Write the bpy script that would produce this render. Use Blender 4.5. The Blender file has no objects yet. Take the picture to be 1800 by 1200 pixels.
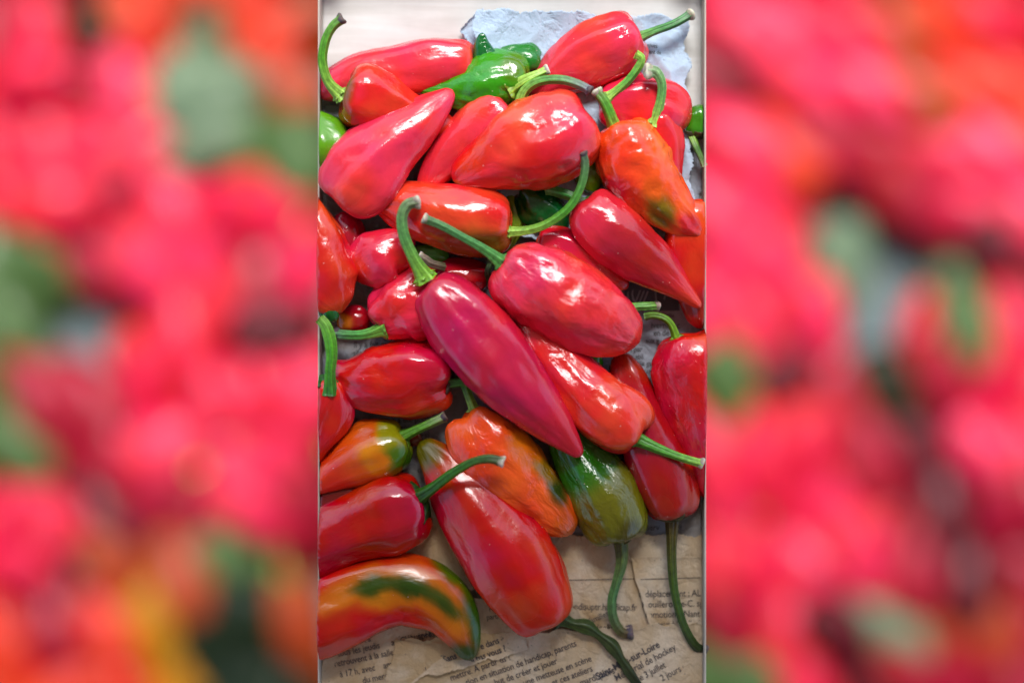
import bpy, math, random
from mathutils import Vector, noise, Matrix
random.seed(7)
S = bpy.context.scene
COL = S.collection
H = 1.60            # lens height above the crate floor (m)
WX = .1665         # half width inside the crate
PX = 0.0005         # metres on the crate floor per pixel of the 1800 px photograph

# ------------------------------------------------------------------ camera
cam = bpy.data.cameras.new('camera'); cam_o = bpy.data.objects.new('camera', cam); COL.objects.link(cam_o)
cam_o.location = (0, 0, H); cam_o.rotation_euler = (0, 0, 0)
cam.sensor_width = 36; cam.lens = 36*H/(1800*PX)
cam.clip_start = .05; cam.clip_end = 400
cam.dof.use_dof = True; cam.dof.focus_distance = H-.036; cam.dof.aperture_fstop = .74
S.camera = cam_o
# ------------------------------------------------------------------ sky and sun
SUN_EL, SUN_AZ = math.radians(57), math.radians(8)     # sun stands beyond the top of the picture
W = bpy.data.worlds.new('World'); S.world = W; W.use_nodes = True
nt = W.node_tree; bg = nt.nodes['Background']
sky = nt.nodes.new('ShaderNodeTexSky'); sky.sky_type = 'NISHITA'; sky.sun_disc = False
sky.sun_elevation = SUN_EL; sky.sun_rotation = SUN_AZ; sky.air_density = 1.0; sky.dust_density = 2.0
nt.links.new(sky.outputs[0], bg.inputs[0]); bg.inputs[1].default_value = .15
sl = bpy.data.lights.new('sun', 'SUN'); sl.energy = 3.2; sl.angle = math.radians(25); sl.color = (1, .975, .955)
so = bpy.data.objects.new('sun', sl); COL.objects.link(so)
ld = Vector((math.sin(SUN_AZ)*math.cos(SUN_EL), math.cos(SUN_AZ)*math.cos(SUN_EL), math.sin(SUN_EL)))
so.rotation_euler = ld.to_track_quat('Z', 'Y').to_euler(); so.location = ld*6
S.view_settings.view_transform = 'Standard'; S.view_settings.look = 'None'
S.view_settings.exposure = 0.84; S.view_settings.gamma = 1
S.cycles.max_bounces = 6; S.cycles.diffuse_bounces = 3; S.cycles.glossy_bounces = 3

# ------------------------------------------------------------------ helpers
def lin(c): 
    return tuple(((v/255)/12.92 if v/255 <= .04045 else ((v/255+.055)/1.055)**2.4) for v in c)
def P(px, py, z=0.0):
    """point at height z that the photograph shows at (px, py)"""
    k = PX*(H-z)/H
    return Vector(((px-900)*k, (600-py)*k, z))
def mesh_obj(name, verts, faces, mat, parent=None, smooth=True, cols=None, skin=None):
    me = bpy.data.meshes.new(name); me.from_pydata([tuple(v) for v in verts], [], faces)
    if smooth: me.polygons.foreach_set('use_smooth', [True]*len(me.polygons))
    if cols is not None:
        a = me.color_attributes.new('tint', 'FLOAT_COLOR', 'POINT')
        flat = []
        for c in cols: flat += [c[0], c[1], c[2], 1]
        a.data.foreach_set('color', flat)
    if skin:
        a = me.attributes.new('skin', 'FLOAT_VECTOR', 'POINT'); a.data.foreach_set('vector', [q for v in skin for q in v])
    me.update()
    o = bpy.data.objects.new(name, me); COL.objects.link(o)
    if mat: me.materials.append(mat)
    if parent: o.parent = parent
    return o
def thing(name, label, cat, loc=(0, 0, 0), group=None):
    o = bpy.data.objects.new(name, None); COL.objects.link(o); o.location = loc; o.empty_display_size = .02
    o['label'] = label; o['category'] = cat
    if group: o['group'] = group
    return o
def mat(name, rough=.5, color=None, attr=False):
    m = bpy.data.materials.new(name); m.use_nodes = True
    b = m.node_tree.nodes['Principled BSDF']; b.inputs['Roughness'].default_value = rough
    if color: b.inputs['Base Color'].default_value = (*color, 1)
    return m, m.node_tree, b
def N(t, kind, **kw):
    n = t.nodes.new(kind)
    for k, v in kw.items():
        if k in n.inputs.keys(): n.inputs[k].default_value = v
        else: setattr(n, k, v)
    return n
def box(name, x0, x1, y0, y1, z0, z1, m, parent=None, bev=.0006):
    """a board with slightly broken edges"""
    import bmesh
    bm = bmesh.new(); bmesh.ops.create_cube(bm, size=1)
    for v in bm.verts:
        v.co = Vector((x0+(v.co.x+.5)*(x1-x0), y0+(v.co.y+.5)*(y1-y0), z0+(v.co.z+.5)*(z1-z0)))
    if bev: bmesh.ops.bevel(bm, geom=bm.edges[:], offset=bev, segments=1, affect='EDGES')
    me = bpy.data.meshes.new(name); bm.to_mesh(me); bm.free(); me.materials.append(m)
    o = bpy.data.objects.new(name, me); COL.objects.link(o)
    if parent: o.parent = parent
    return o

# ------------------------------------------------------------------ materials
def skin_material(name, rough, bump, scale, coat=.25, along=True):
    m, t, b = mat(name, rough)
    at = N(t, 'ShaderNodeAttribute', attribute_name='tint')
    tc = N(t, 'ShaderNodeTexCoord')
    n1 = N(t, 'ShaderNodeTexNoise', Scale=38.0, Detail=4.0, Roughness=.6)
    t.links.new(tc.outputs['Object'], n1.inputs['Vector'])
    hs = N(t, 'ShaderNodeHueSaturation'); mr = N(t, 'ShaderNodeMapRange')
    mr.inputs['From Min'].default_value = .3; mr.inputs['From Max'].default_value = .7
    mr.inputs['To Min'].default_value = .9; mr.inputs['To Max'].default_value = 1.08
    t.links.new(n1.outputs['Fac'], mr.inputs['Value']); t.links.new(mr.outputs[0], hs.inputs['Value'])
    mh = N(t, 'ShaderNodeMapRange'); n2 = N(t, 'ShaderNodeTexNoise', Scale=17.0, Detail=2.0)
    t.links.new(tc.outputs['Object'], n2.inputs['Vector'])
    mh.inputs['From Min'].default_value = .3; mh.inputs['From Max'].default_value = .7
    mh.inputs['To Min'].default_value = .488; mh.inputs['To Max'].default_value = .512
    t.links.new(n2.outputs['Fac'], mh.inputs['Value']); t.links.new(mh.outputs[0], hs.inputs['Hue'])
    t.links.new(at.outputs['Color'], hs.inputs['Color'])
    # pale dust specks and tiny pores
    vo = N(t, 'ShaderNodeTexVoronoi', Scale=155.0); t.links.new(tc.outputs['Object'], vo.inputs['Vector'])
    ls = N(t, 'ShaderNodeMath', operation='LESS_THAN'); ls.inputs[1].default_value = .085
    t.links.new(vo.outputs['Distance'], ls.inputs[0])
    gt = N(t, 'ShaderNodeSeparateColor'); t.links.new(vo.outputs['Color'], gt.inputs[0])
    g2 = N(t, 'ShaderNodeMath', operation='GREATER_THAN'); g2.inputs[1].default_value = .86
    t.links.new(gt.outputs[0], g2.inputs[0])
    mu = N(t, 'ShaderNodeMath', operation='MULTIPLY'); t.links.new(ls.outputs[0], mu.inputs[0]); t.links.new(g2.outputs[0], mu.inputs[1])
    m2 = N(t, 'ShaderNodeMath', operation='MULTIPLY'); m2.inputs[1].default_value = .5; t.links.new(mu.outputs[0], m2.inputs[0])
    mx = N(t, 'ShaderNodeMix', data_type='RGBA'); mx.inputs[7].default_value = (.75, .5, .45, 1)
    t.links.new(m2.outputs[0], mx.inputs[0]); t.links.new(hs.outputs[0], mx.inputs[6]); t.links.new(mx.outputs[2], b.inputs['Base Color'])
    # relief: undulating skin over faint ripples
    sk = N(t, 'ShaderNodeAttribute', attribute_name='skin')
    w1 = N(t, 'ShaderNodeTexNoise', Scale=scale, Detail=3.0, Roughness=.5, Distortion=.6)
    src = sk.outputs['Vector'] if along else tc.outputs['Object']
    t.links.new(src, w1.inputs['Vector'])
    bp = N(t, 'ShaderNodeBump'); bp.inputs['Strength'].default_value = bump; bp.inputs['Distance'].default_value = .004
    t.links.new(w1.outputs['Fac'], bp.inputs['Height'])
    wv = N(t, 'ShaderNodeTexNoise', Scale=scale*3.1, Detail=3.0, Roughness=.55, Distortion=1.4); t.links.new(src, wv.inputs['Vector'])
    bv = N(t, 'ShaderNodeBump'); bv.inputs['Strength'].default_value = bump*.42; bv.inputs['Distance'].default_value = .0016
    t.links.new(wv.outputs['Fac'], bv.inputs['Height']); t.links.new(bp.outputs[0], bv.inputs['Normal']); bp = bv
    w2 = N(t, 'ShaderNodeTexNoise', Scale=620.0, Detail=2.0); t.links.new(tc.outputs['Object'], w2.inputs['Vector'])
    b2 = N(t, 'ShaderNodeBump'); b2.inputs['Strength'].default_value = .12; b2.inputs['Distance'].default_value = .0004
    t.links.new(w2.outputs['Fac'], b2.inputs['Height']); t.links.new(bp.outputs[0], b2.inputs['Normal'])
    t.links.new(b2.outputs[0], b.inputs['Normal'])
    rr = N(t, 'ShaderNodeMapRange'); rr.inputs['From Min'].default_value = .3; rr.inputs['From Max'].default_value = .7; rr.inputs['To Min'].default_value = rough*.7; rr.inputs['To Max'].default_value = rough*1.9
    t.links.new(n2.outputs['Fac'], rr.inputs['Value']); t.links.new(rr.outputs[0], b.inputs['Roughness'])
    b.inputs['IOR'].default_value = 1.55
    b.inputs['Coat Weight'].default_value = coat; b.inputs['Coat Roughness'].default_value = .04
    return m
SKIN = skin_material('pepper_skin', .12, .5, 42.0, .42)
CRINK = skin_material('crinkled_pepper_skin', .12, .62, 52.0, .45, False)
DULL = skin_material('dull_pepper_skin', .45, .15, 22.0, 0); DULL.node_tree.nodes['Principled BSDF'].inputs['Specular IOR Level'].default_value = .28
WAVY = skin_material('wrinkled_pepper_skin', .115, .85, 54.0, .45)
SATIN = skin_material('satin_pepper_skin', .17, .42, 34.0, .25)
def stem_material():
    m, t, b = mat('pepper_stem_green', .42)
    at = N(t, 'ShaderNodeAttribute', attribute_name='tint'); tc = N(t, 'ShaderNodeTexCoord')
    n1 = N(t, 'ShaderNodeTexNoise', Scale=260.0, Detail=4.0, Roughness=.65); t.links.new(tc.outputs['Object'], n1.inputs['Vector'])
    hs = N(t, 'ShaderNodeHueSaturation'); mr = N(t, 'ShaderNodeMapRange')
    mr.inputs['From Min'].default_value = .3; mr.inputs['From Max'].default_value = .7
    mr.inputs['To Min'].default_value = .6; mr.inputs['To Max'].default_value = 1.3
    t.links.new(n1.outputs['Fac'], mr.inputs['Value']); t.links.new(mr.outputs[0], hs.inputs['Value'])
    t.links.new(at.outputs['Color'], hs.inputs['Color']); t.links.new(hs.outputs[0], b.inputs['Base Color'])
    bp = N(t, 'ShaderNodeBump'); bp.inputs['Strength'].default_value = .35; bp.inputs['Distance'].default_value = .0008
    t.links.new(n1.outputs['Fac'], bp.inputs['Height']); t.links.new(bp.outputs[0], b.inputs['Normal'])
    return m
STEM = stem_material()
def cut_material():
    m, t, b = mat('dry_cut_stem_end', .8)
    tc = N(t, 'ShaderNodeTexCoord'); n1 = N(t, 'ShaderNodeTexNoise', Scale=420.0, Detail=4.0); t.links.new(tc.outputs['Object'], n1.inputs['Vector'])
    at = N(t, 'ShaderNodeAttribute', attribute_name='tint')
    mx = N(t, 'ShaderNodeMix', data_type='RGBA', blend_type='MULTIPLY'); mx.inputs[0].default_value = .8
    t.links.new(at.outputs['Color'], mx.inputs[6]); t.links.new(n1.outputs['Color'], mx.inputs[7])
    hs = N(t, 'ShaderNodeHueSaturation'); hs.inputs['Saturation'].default_value = .75; hs.inputs['Value'].default_value = 1.9
    t.links.new(mx.outputs[2], hs.inputs['Color']); t.links.new(hs.outputs[0], b.inputs['Base Color'])
    return m
CUT = cut_material()
def wood_material(name, c1, c2, rot=0.0):
    m, t, b = mat(name, .62)
    tc = N(t, 'ShaderNodeTexCoord'); mp = N(t, 'ShaderNodeMapping'); mp.inputs['Scale'].default_value = (4, 42, 8) if not rot else (42, 4, 8)
    t.links.new(tc.outputs['Object'], mp.inputs[0])
    n1 = N(t, 'ShaderNodeTexNoise', Scale=1.6, Detail=7.0, Roughness=.62, Distortion=1.2); t.links.new(mp.outputs[0], n1.inputs['Vector'])
    rp = N(t, 'ShaderNodeValToRGB'); rp.color_ramp.elements[0].position = .32; rp.color_ramp.elements[0].color = (*c2, 1)
    rp.color_ramp.elements[1].position = .62; rp.color_ramp.elements[1].color = (*c1, 1)
    t.links.new(n1.outputs['Fac'], rp.inputs[0])
    n2 = N(t, 'ShaderNodeTexNoise', Scale=13.0, Detail=5.0, Roughness=.6); t.links.new(tc.outputs['Object'], n2.inputs['Vector'])
    r2 = N(t, 'ShaderNodeMapRange'); r2.inputs['From Min'].default_value = .35; r2.inputs['From Max'].default_value = .65
    r2.inputs['To Min'].default_value = .88; r2.inputs['To Max'].default_value = 1.05
    t.links.new(n2.outputs['Fac'], r2.inputs['Value'])
    hs = N(t, 'ShaderNodeHueSaturation'); t.links.new(rp.outputs[0], hs.inputs['Color']); t.links.new(r2.outputs[0], hs.inputs['Value'])
    t.links.new(hs.outputs[0], b.inputs['Base Color'])
    bp = N(t, 'ShaderNodeBump'); bp.inputs['Strength'].default_value = .25; bp.inputs['Distance'].default_value = .0006
    t.links.new(n1.outputs['Fac'], bp.inputs['Height']); t.links.new(bp.outputs[0], b.inputs['Normal'])
    return m
PLY = wood_material('pale_plywood', (.70, .71, .69), (.60, .60, .57))
PLY_V = wood_material('pale_plywood_upright', (.62, .56, .47), (.48, .42, .34), 1)
CRATE_WOOD = wood_material('weathered_crate_wood', (.33, .25, .17), (.17, .12, .08), 1)
def paper_material(name, base, stain, amount, fiber=1.0):
    m, t, b = mat(name, .82)
    tc = N(t, 'ShaderNodeTexCoord')
    n1 = N(t, 'ShaderNodeTexNoise', Scale=9.0, Detail=6.0, Roughness=.6, Distortion=.8); t.links.new(tc.outputs['Object'], n1.inputs['Vector'])
    mr = N(t, 'ShaderNodeMapRange'); mr.inputs['From Min'].default_value = .62-amount*.4; mr.inputs['From Max'].default_value = .72-amount*.25
    t.links.new(n1.outputs['Fac'], mr.inputs['Value'])
    mx = N(t, 'ShaderNodeMix', data_type='RGBA'); mx.inputs[6].default_value = (*base, 1); mx.inputs[7].default_value = (*stain, 1)
    t.links.new(mr.outputs[0], mx.inputs[0])
    n2 = N(t, 'ShaderNodeTexNoise', Scale=900.0, Detail=3.0); t.links.new(tc.outputs['Object'], n2.inputs['Vector'])
    r2 = N(t, 'ShaderNodeMapRange'); r2.inputs['To Min'].default_value = .8; r2.inputs['To Max'].default_value = 1.15
    t.links.new(n2.outputs['Fac'], r2.inputs['Value'])
    hs = N(t, 'ShaderNodeHueSaturation'); t.links.new(mx.outputs[2], hs.inputs['Color']); t.links.new(r2.outputs[0], hs.inputs['Value'])
    # specks of soil
    vo = N(t, 'ShaderNodeTexVoronoi', Scale=120.0); t.links.new(tc.outputs['Object'], vo.inputs['Vector'])
    ls = N(t, 'ShaderNodeMath', operation='LESS_THAN'); ls.inputs[1].default_value = .075; t.links.new(vo.outputs['Distance'], ls.inputs[0])
    m3 = N(t, 'ShaderNodeMix', data_type='RGBA'); m3.inputs[7].default_value = (.1, .085, .07, 1)
    sc = N(t, 'ShaderNodeMath', operation='MULTIPLY'); sc.inputs[1].default_value = .55; t.links.new(ls.outputs[0], sc.inputs[0])
    t.links.new(sc.outputs[0], m3.inputs[0]); t.links.new(hs.outputs[0], m3.inputs[6]); t.links.new(m3.outputs[2], b.inputs['Base Color'])
    w = N(t, 'ShaderNodeTexNoise', Scale=55.0, Detail=5.0, Roughness=.55, Distortion=.4); t.links.new(tc.outputs['Object'], w.inputs['Vector'])
    ve = N(t, 'ShaderNodeTexVoronoi', Scale=26.0, feature='DISTANCE_TO_EDGE'); dw = N(t, 'ShaderNodeMix', data_type='RGBA', blend_type='ADD'); dw.inputs[0].default_value = .05
    t.links.new(tc.outputs['Object'], dw.inputs[6]); t.links.new(w.outputs['Color'], dw.inputs[7]); t.links.new(dw.outputs[2], ve.inputs['Vector'])
    mn = N(t, 'ShaderNodeMath', operation='MINIMUM'); mn.inputs[1].default_value = .16; t.links.new(ve.outputs['Distance'], mn.inputs[0])
    ml = N(t, 'ShaderNodeMath', operation='MULTIPLY_ADD'); ml.inputs[1].default_value = 2.2; t.links.new(mn.outputs[0], ml.inputs[0]); t.links.new(w.outputs['Fac'], ml.inputs[2])
    bp = N(t, 'ShaderNodeBump'); bp.inputs['Strength'].default_value = .7; bp.inputs['Distance'].default_value = .003
    t.links.new(ml.outputs[0], bp.inputs['Height']); t.links.new(bp.outputs[0], b.inputs['Normal'])
    return m
PAPER = paper_material('grey_shaded_newsprint', (.33, .37, .44), (.30, .27, .24), .35)  # base darkened to stand for shade in the gaps
PAPER_TOP = paper_material('cool_lit_newsprint', (.46, .60, .74), (.46, .47, .46), .2)  # paler, bluer copy with the cool light of the top end in its base
PAPER_LOW = paper_material('dark_grey_newsprint', (.14, .20, .21), (.12, .14, .14), .3)
PAPER_TAN = paper_material('stained_warm_lit_newsprint', (.72, .62, .47), (.54, .38, .20), .6)  # tan is part water stain, part warm light mixed in
PAPER_BROWN = paper_material('damp_warm_lit_newsprint', (.70, .58, .42), (.50, .35, .18), .65)  # browner mix of water stains and the near end's warm light
INK = mat('newspaper_ink', .7, (.055, .05, .055))[0]
PHOTO_INK = mat('printed_photo_ink', .6, (.075, .085, .12))[0]

# ------------------------------------------------------------------ peppers
def catmull(pts, n):
    """pts: list of tuples; n samples, by chord length; returns list of tuples"""
    L = [0]
    for a, b in zip(pts, pts[1:]):
        L.append(L[-1]+math.sqrt(sum((a[i]-b[i])**2 for i in range(3)))+1e-9)
    out = []
    ext = [tuple(2*a-b for a, b in zip(pts[0], pts[1]))]+list(pts)+[tuple(2*a-b for a, b in zip(pts[-1], pts[-2]))]
    dense = []
    for i in range(len(pts)-1):
        p0, p1, p2, p3 = ext[i:i+4]
        for k in range(16):
            u = k/16
            dense.append(tuple(.5*((2*b)+(-a+c)*u+(2*a-5*b+4*c-d)*u*u+(-a+3*b-3*c+d)*u**3) for a, b, c, d in zip(p0, p1, p2, p3)))
    dense.append(tuple(pts[-1]))
    D = [0]
    for a, b in zip(dense, dense[1:]): D.append(D[-1]+math.sqrt(sum((a[i]-b[i])**2 for i in range(3))))
    tot = D[-1]; j = 0
    if callable(n): targets = n(tot)
    else: targets = [tot*i/(n-1) for i in range(n)]
    for s in targets:
        s = min(max(s, 0), tot)
        while j < len(D)-2 and D[j+1] < s: j += 1
        while j > 0 and D[j] > s: j -= 1
        u = (s-D[j])/max(D[j+1]-D[j], 1e-12)
        out.append(tuple(a+(b-a)*u for a, b in zip(dense[j], dense[j+1])))
    return out, targets, tot
def frames(C):
    T = []
    for i in range(len(C)):
        a = C[max(i-1, 0)]; b = C[min(i+1, len(C)-1)]
        d = b-a; T.append(d.normalized() if d.length > 1e-9 else (T[-1] if T else Vector((1, 0, 0))))
    sides, ups = [], []
    for t in T:
        s = Vector((0, 0, 1)).cross(t)
        if s.length < .15: s = sides[-1] if sides else Vector((1, 0, 0))
        s = (s-t*s.dot(t)).normalized(); u = t.cross(s).normalized()
        sides.append(s); ups.append(u)
    return T, sides, ups
def col_at(px, py, base, blobs):
    c = list(base)
    if blobs:
        q = Vector((px*.035, py*.035, base[0]*9)); px, py = px+7*noise.noise(q)+3*noise.noise(q*3.3), py+7*noise.noise(q+Vector((5, 5, 5)))+3*noise.noise(q*3.3+Vector((5, 5, 5)))
    for b in blobs:
        bx, by, br, bc = b[:4]
        ax = b[4] if len(b) > 4 else 1.0; an = math.radians(b[5]) if len(b) > 5 else 0
        dx, dy = px-bx, py-by
        u = (dx*math.cos(an)+dy*math.sin(an))/ax; v = -dx*math.sin(an)+dy*math.cos(an)
        d = math.hypot(u, v)/br
        w = 1/(1+math.exp((d-1)*8))
        c = [a*(1-w)+q*w for a, q in zip(c, bc)]
    return c
def body_mesh(spine, z0, z1, base, blobs, lobes, lobe_amp, wr, seed, flat=.86, rings=46, segs=44, origin=Vector(), arch=0, dent=1, ext=.36):
    rnd = random.Random(seed); n = len(spine)
    pts = []
    for i, (px, py, r) in enumerate(spine):
        f = i/(n-1); z = z0+(z1-z0)*f+arch*math.sin(math.pi*f)
        p = P(px, py, z); pts.append((p.x, p.y, p.z, r*1.09*PX*(H-z)/H))
    if len(pts) > 2:
        a_, b_ = Vector(pts[0][:3]), Vector(pts[1][:3]); a_ += (a_-b_).normalized()*pts[0][3]*ext; pts[0] = (*a_, pts[0][3]*1.03)
    def targets(tot):
        out = []
        for i in range(rings):
            f = i/(rings-1); out.append(tot*(.5-.5*math.cos(math.pi*f))*.55+tot*f*.45)
        return out
    samp, S_, tot = catmull(pts, targets)
    C = [Vector(s[:3]) for s in samp]; R = [max(s[3], .0008) for s in samp]
    T, A, B = frames(C)
    c0 = .55*R[0]; c1 = min(max(1.0*R[-1], .0015), tot*.25)
    ringlist = []
    R0 = R[0]
    for fr, off in ((.0, .20), (.12, .19), (.28, .12), (.44, .03)):
        ringlist.append((C[0]+T[0]*R0*off, T[0], A[0], B[0], R0*fr, 0))
    for i in range(rings):
        s = S_[i]
        h = (1-(1-min(s/c0, 1))**2.3)**(1/2.3)
        e = tot-s
        k = (max(0, 1-(1-min(e/c1, 1))**2.0))**.5
        r = R[i]*(.55+.45*h)*(k if i < rings-1 else 0.02)
        ringlist.append((C[i], T[i], A[i], B[i], r, s/tot))
    ph = rnd.random()*6.28; ph2 = rnd.random()*6.28; V = []; cols = []; skin = []
    off = Vector((rnd.random()*50, rnd.random()*50, rnd.random()*50))
    Rm = max(R)
    for c, t, a, b, r, f in ringlist:
        lw = lobe_amp*(1.0*math.exp(-f*3.2)+.35*math.exp(-(1-f)*5))
        for k in range(segs):
            th = 2*math.pi*k/segs
            ct, st = math.cos(th), math.sin(th)
            q = 1+lw*math.cos(lobes*th+ph+f*1.5)+lw*.4*math.cos((lobes-1)*th+ph2)
            if wr and r > 0:
                # long hollows running with the pod, then crosswise puckers
                v = Vector((ct*1.6, st*1.6, f*2.6))+off
                d1 = noise.noise(v)*.15*dent+noise.noise(Vector((ct*3.1, st*3.1, f*1.2))+off)*.065*dent
                v2 = Vector((ct*Rm*95, st*Rm*95, f*tot*38))+off
                n2 = noise.noise(v2+Vector((noise.noise(v2*.6), 0, 0))*1.3)
                d2 = (-(1-abs(n2)*2.2)**2*.5+.2)*.07*wr
                v3 = Vector((ct*Rm*210, st*Rm*210, f*tot*85))+off
                d3 = noise.noise(v3)*.016*wr
                q += d1+d2+d3
            rr = r*q
            p = c+a*(ct*rr)+b*(st*rr*flat)
            if c.z > -.1: p.x = max(min(p.x, WX-.0006), -WX+.0006)   # pressed flat against the crate wall
            # shoulder bulges forward in lobes
            if f < .12: p -= t*R0*lobe_amp*1.1*math.cos(lobes*th+ph)*min(r/(R0+1e-9), 1)*(1-f/.12)
            V.append(p-origin); skin.append((ct*Rm+off.x, st*Rm+off.y, f*tot*.72+off.z))
            if cols is not None:
                s_ = H/(H-p.z)/PX
                cols.append(col_at(900+p.x*s_, 600-p.y*s_, base, blobs))
    F = []; m = len(ringlist)
    for i in range(m-1):
        for k in range(segs):
            k2 = (k+1) % segs
            F.append((i*segs+k, (i+1)*segs+k, (i+1)*segs+k2, i*segs+k2))
    F.append(tuple(reversed([k for k in range(segs)][::-1]))); F.append(tuple((m-1)*segs+k for k in range(segs)))
    return V, F, cols, (C, R, T, A, B, skin)
def tube_mesh(pts, cols3, origin, seed, ribs=5, rib=.10, segs=40, rings=30, flare=.75, closed=True, hollow=False):
    """pts: (x,y,z,r) world. Ribbed stalk, flared at its foot."""
    rnd = random.Random(seed); samp, S_, tot = catmull(pts, rings)
    C = [Vector(s[:3]) for s in samp]; R = [s[3] for s in samp]; T, A, B = frames(C)
    ph = rnd.random()*6; V = []; cols = []
    off = Vector((rnd.random()*9, rnd.random()*9, 0))
    for i in range(rings):
        f = i/(rings-1)
        r = R[i]*(1+flare*math.exp(-f*9)+.16*math.exp(-(1-f)*22))
        if f < .5: c = [a+(b-a)*f*2 for a, b in zip(cols3[0], cols3[1])]
        else:
            g = ((f-.5)*2)**1.8; c = [a+(b-a)*g for a, b in zip(cols3[1], cols3[2])]
        for k in range(segs):
            th = 2*math.pi*k/segs
            w = math.cos(ribs*th+ph+f*1.2); w3 = math.cos((ribs*2+3)*th+ph*2+f*2.0); q = 1+rib*(w if w > 0 else w*.6)+.05*w3+.05*noise.noise(Vector((math.cos(th)*2, math.sin(th)*2, f*9))+off)
            p = C[i]+A[i]*math.cos(th)*r*q+B[i]*math.sin(th)*r*q
            V.append(p-origin)
            g = .9+.3*max(w, 0)+.22*w3; cols.append([x*g for x in c])
    F = []
    for i in range(rings-1):
        for k in range(segs):
            k2 = (k+1) % segs; F.append((i*segs+k, (i+1)*segs+k, (i+1)*segs+k2, i*segs+k2))
    F.append(tuple(range(segs))[::-1])
    F.append(tuple((rings-1)*segs+k for k in range(segs)))
    return V, F, cols, (C, R, T, A, B)
def cut_mesh(c, t, a, b, r, origin, seed, dark=False):
    """dried, slightly swollen cut end with a sunken pith"""
    rnd = random.Random(seed); segs = 18; V = []; cols = []
    pale = lin((196, 186, 160)) if not dark else lin((95, 75, 70)); rim = lin((150, 140, 112)) if not dark else lin((70, 60, 70)); core = lin((60, 48, 34))
    prof = [(-.9, 1.02, rim), (-.45, 1.24, rim), (0, 1.34, pale), (.22, 1.22, pale), (.28, .88, pale), (.18, .5, pale), (-.25, .28, core), (-.4, .05, core)]
    w = [1+.13*math.sin(3*k/segs*6.28+seed)+rnd.uniform(-.06, .06) for k in range(segs)]
    for o_, q, cc in prof:
        for k in range(segs):
            th = 2*math.pi*k/segs
            V.append(c+t*r*(o_+.1*math.sin(2*th+seed))+a*math.cos(th)*r*q*w[k]+b*math.sin(th)*r*q*w[k]-origin); cols.append(cc)
    F = []
    for i in range(len(prof)-1):
        for k in range(segs):
            k2 = (k+1) % segs; F.append((i*segs+k, (i+1)*segs+k, (i+1)*segs+k2, i*segs+k2))
    F.append(tuple((len(prof)-1)*segs+k for k in range(segs)))
    return V, F, cols
def calyx_mesh(c, t, a, b, r, origin, seed, col):
    """star of sepals hugging the shoulder; t points from shoulder into the pod"""
    rnd = random.Random(seed); segs = 48; V = []; cols = []; lob = 5 if seed % 2 else 6
    lay = [(.0, -.20), (.35, -.16), (.62, -.06), (.85, .06), (1.0, .22)]
    jag = [rnd.uniform(.86, 1.12) for _ in range(segs)]
    for side in (0, 1):
        for q, o_ in lay:
            for k in range(segs):
                th = 2*math.pi*k/segs
                star = 1+(.24*math.cos(lob*th+seed))*q*q
                rr = r*q*star*(1+(jag[k]-1)*q*q*.5)
                th_ = (.05 if side else 0)
                p = c+t*r*(o_*1.0+th_*1.2-.02+.05*math.cos(9*th)*q)+a*math.cos(th)*rr+b*math.sin(th)*rr*.88
                if c.z > -.1: p.x = max(min(p.x, WX-.0006), -WX+.0006)
                V.append(p-origin)
                g = .7+.5*rnd.random(); cols.append([x*g for x in col])
    n = len(lay); F = []
    for side in (0, 1):
        o_ = side*n*segs
        for i in range(n-1):
            for k in range(segs):
                k2 = (k+1) % segs; f = (o_+i*segs+k, o_+(i+1)*segs+k, o_+(i+1)*segs+k2, o_+i*segs+k2)
                F.append(f if side else f[::-1])
    for k in range(segs):
        k2 = (k+1) % segs; F.append(((n-1)*segs+k, (n-1)*segs+k2, n*segs+(n-1)*segs+k2, n*segs+(n-1)*segs+k))
    return V, F, cols

G1, G2, G3 = lin((160, 205, 80)), lin((128, 188, 98)), lin((140, 155, 110))
def stem_part(parent, origin, spec, seed, C, R, T, A, B):
    """spec: pts [(px,py,r[,z cm])], z0,z1 cm, cols, cut: pale/dark/None, calyx radius px / colour"""
    pts = []; n = len(spec['pts'])
    z0, z1 = spec['z']
    for i, q in enumerate(spec['pts']):
        f = i/(n-1); z = (q[3] if len(q) > 3 else z0+(z1-z0)*f+spec.get('arch', .4)*math.sin(math.pi*f))*.0079
        p = P(q[0], q[1], z); pts.append((p.x, p.y, p.z, q[2]*.84*PX*(H-z)/H))
    a_, b_ = Vector(pts[0][:3]), Vector(pts[1][:3]); a_ += (a_-b_).normalized()*pts[0][3]*.9; pts[0] = (*a_, pts[0][3])
    V, F, cols, (c, r, t, a, b) = tube_mesh(pts, spec.get('cols', (G1, G2, G3)), origin, seed, flare=spec.get('flare', .75)*.9, rib=spec.get('rib', .14))
    st = mesh_obj('stem', V, F, STEM, parent, cols=cols)
    cut = spec.get('cut', 'pale')
    if cut:
        V, F, cols = cut_mesh(c[-1], t[-1], a[-1], b[-1], r[-1]*1.08, origin, seed, cut == 'dark')
        mesh_obj('cut_end', V, F, CUT, st, cols=cols)
    if not spec.get('calyx') and spec.get('flare', .75) > .15:
        cc = [x*.75 for x in spec.get('cols', (G1, G2, G3))[0]]
        V, F, cols = calyx_mesh(c[2], -t[2], a[2], b[2], pts[0][3]*1.75, origin, seed, cc)
        mesh_obj('calyx', V, F, STEM, parent, cols=cols)
    if spec.get('calyx') and C is not None:
        rr, cc = spec['calyx']
        V, F, cols = calyx_mesh(C[0]-T[0]*R[0]*.02, T[0], A[0], B[0], rr*PX, origin, seed, cc)
        mesh_obj('calyx', V, F, STEM, parent, cols=cols)
GROUP = 'peppers piled in the pale crate'
ALL = []
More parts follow.
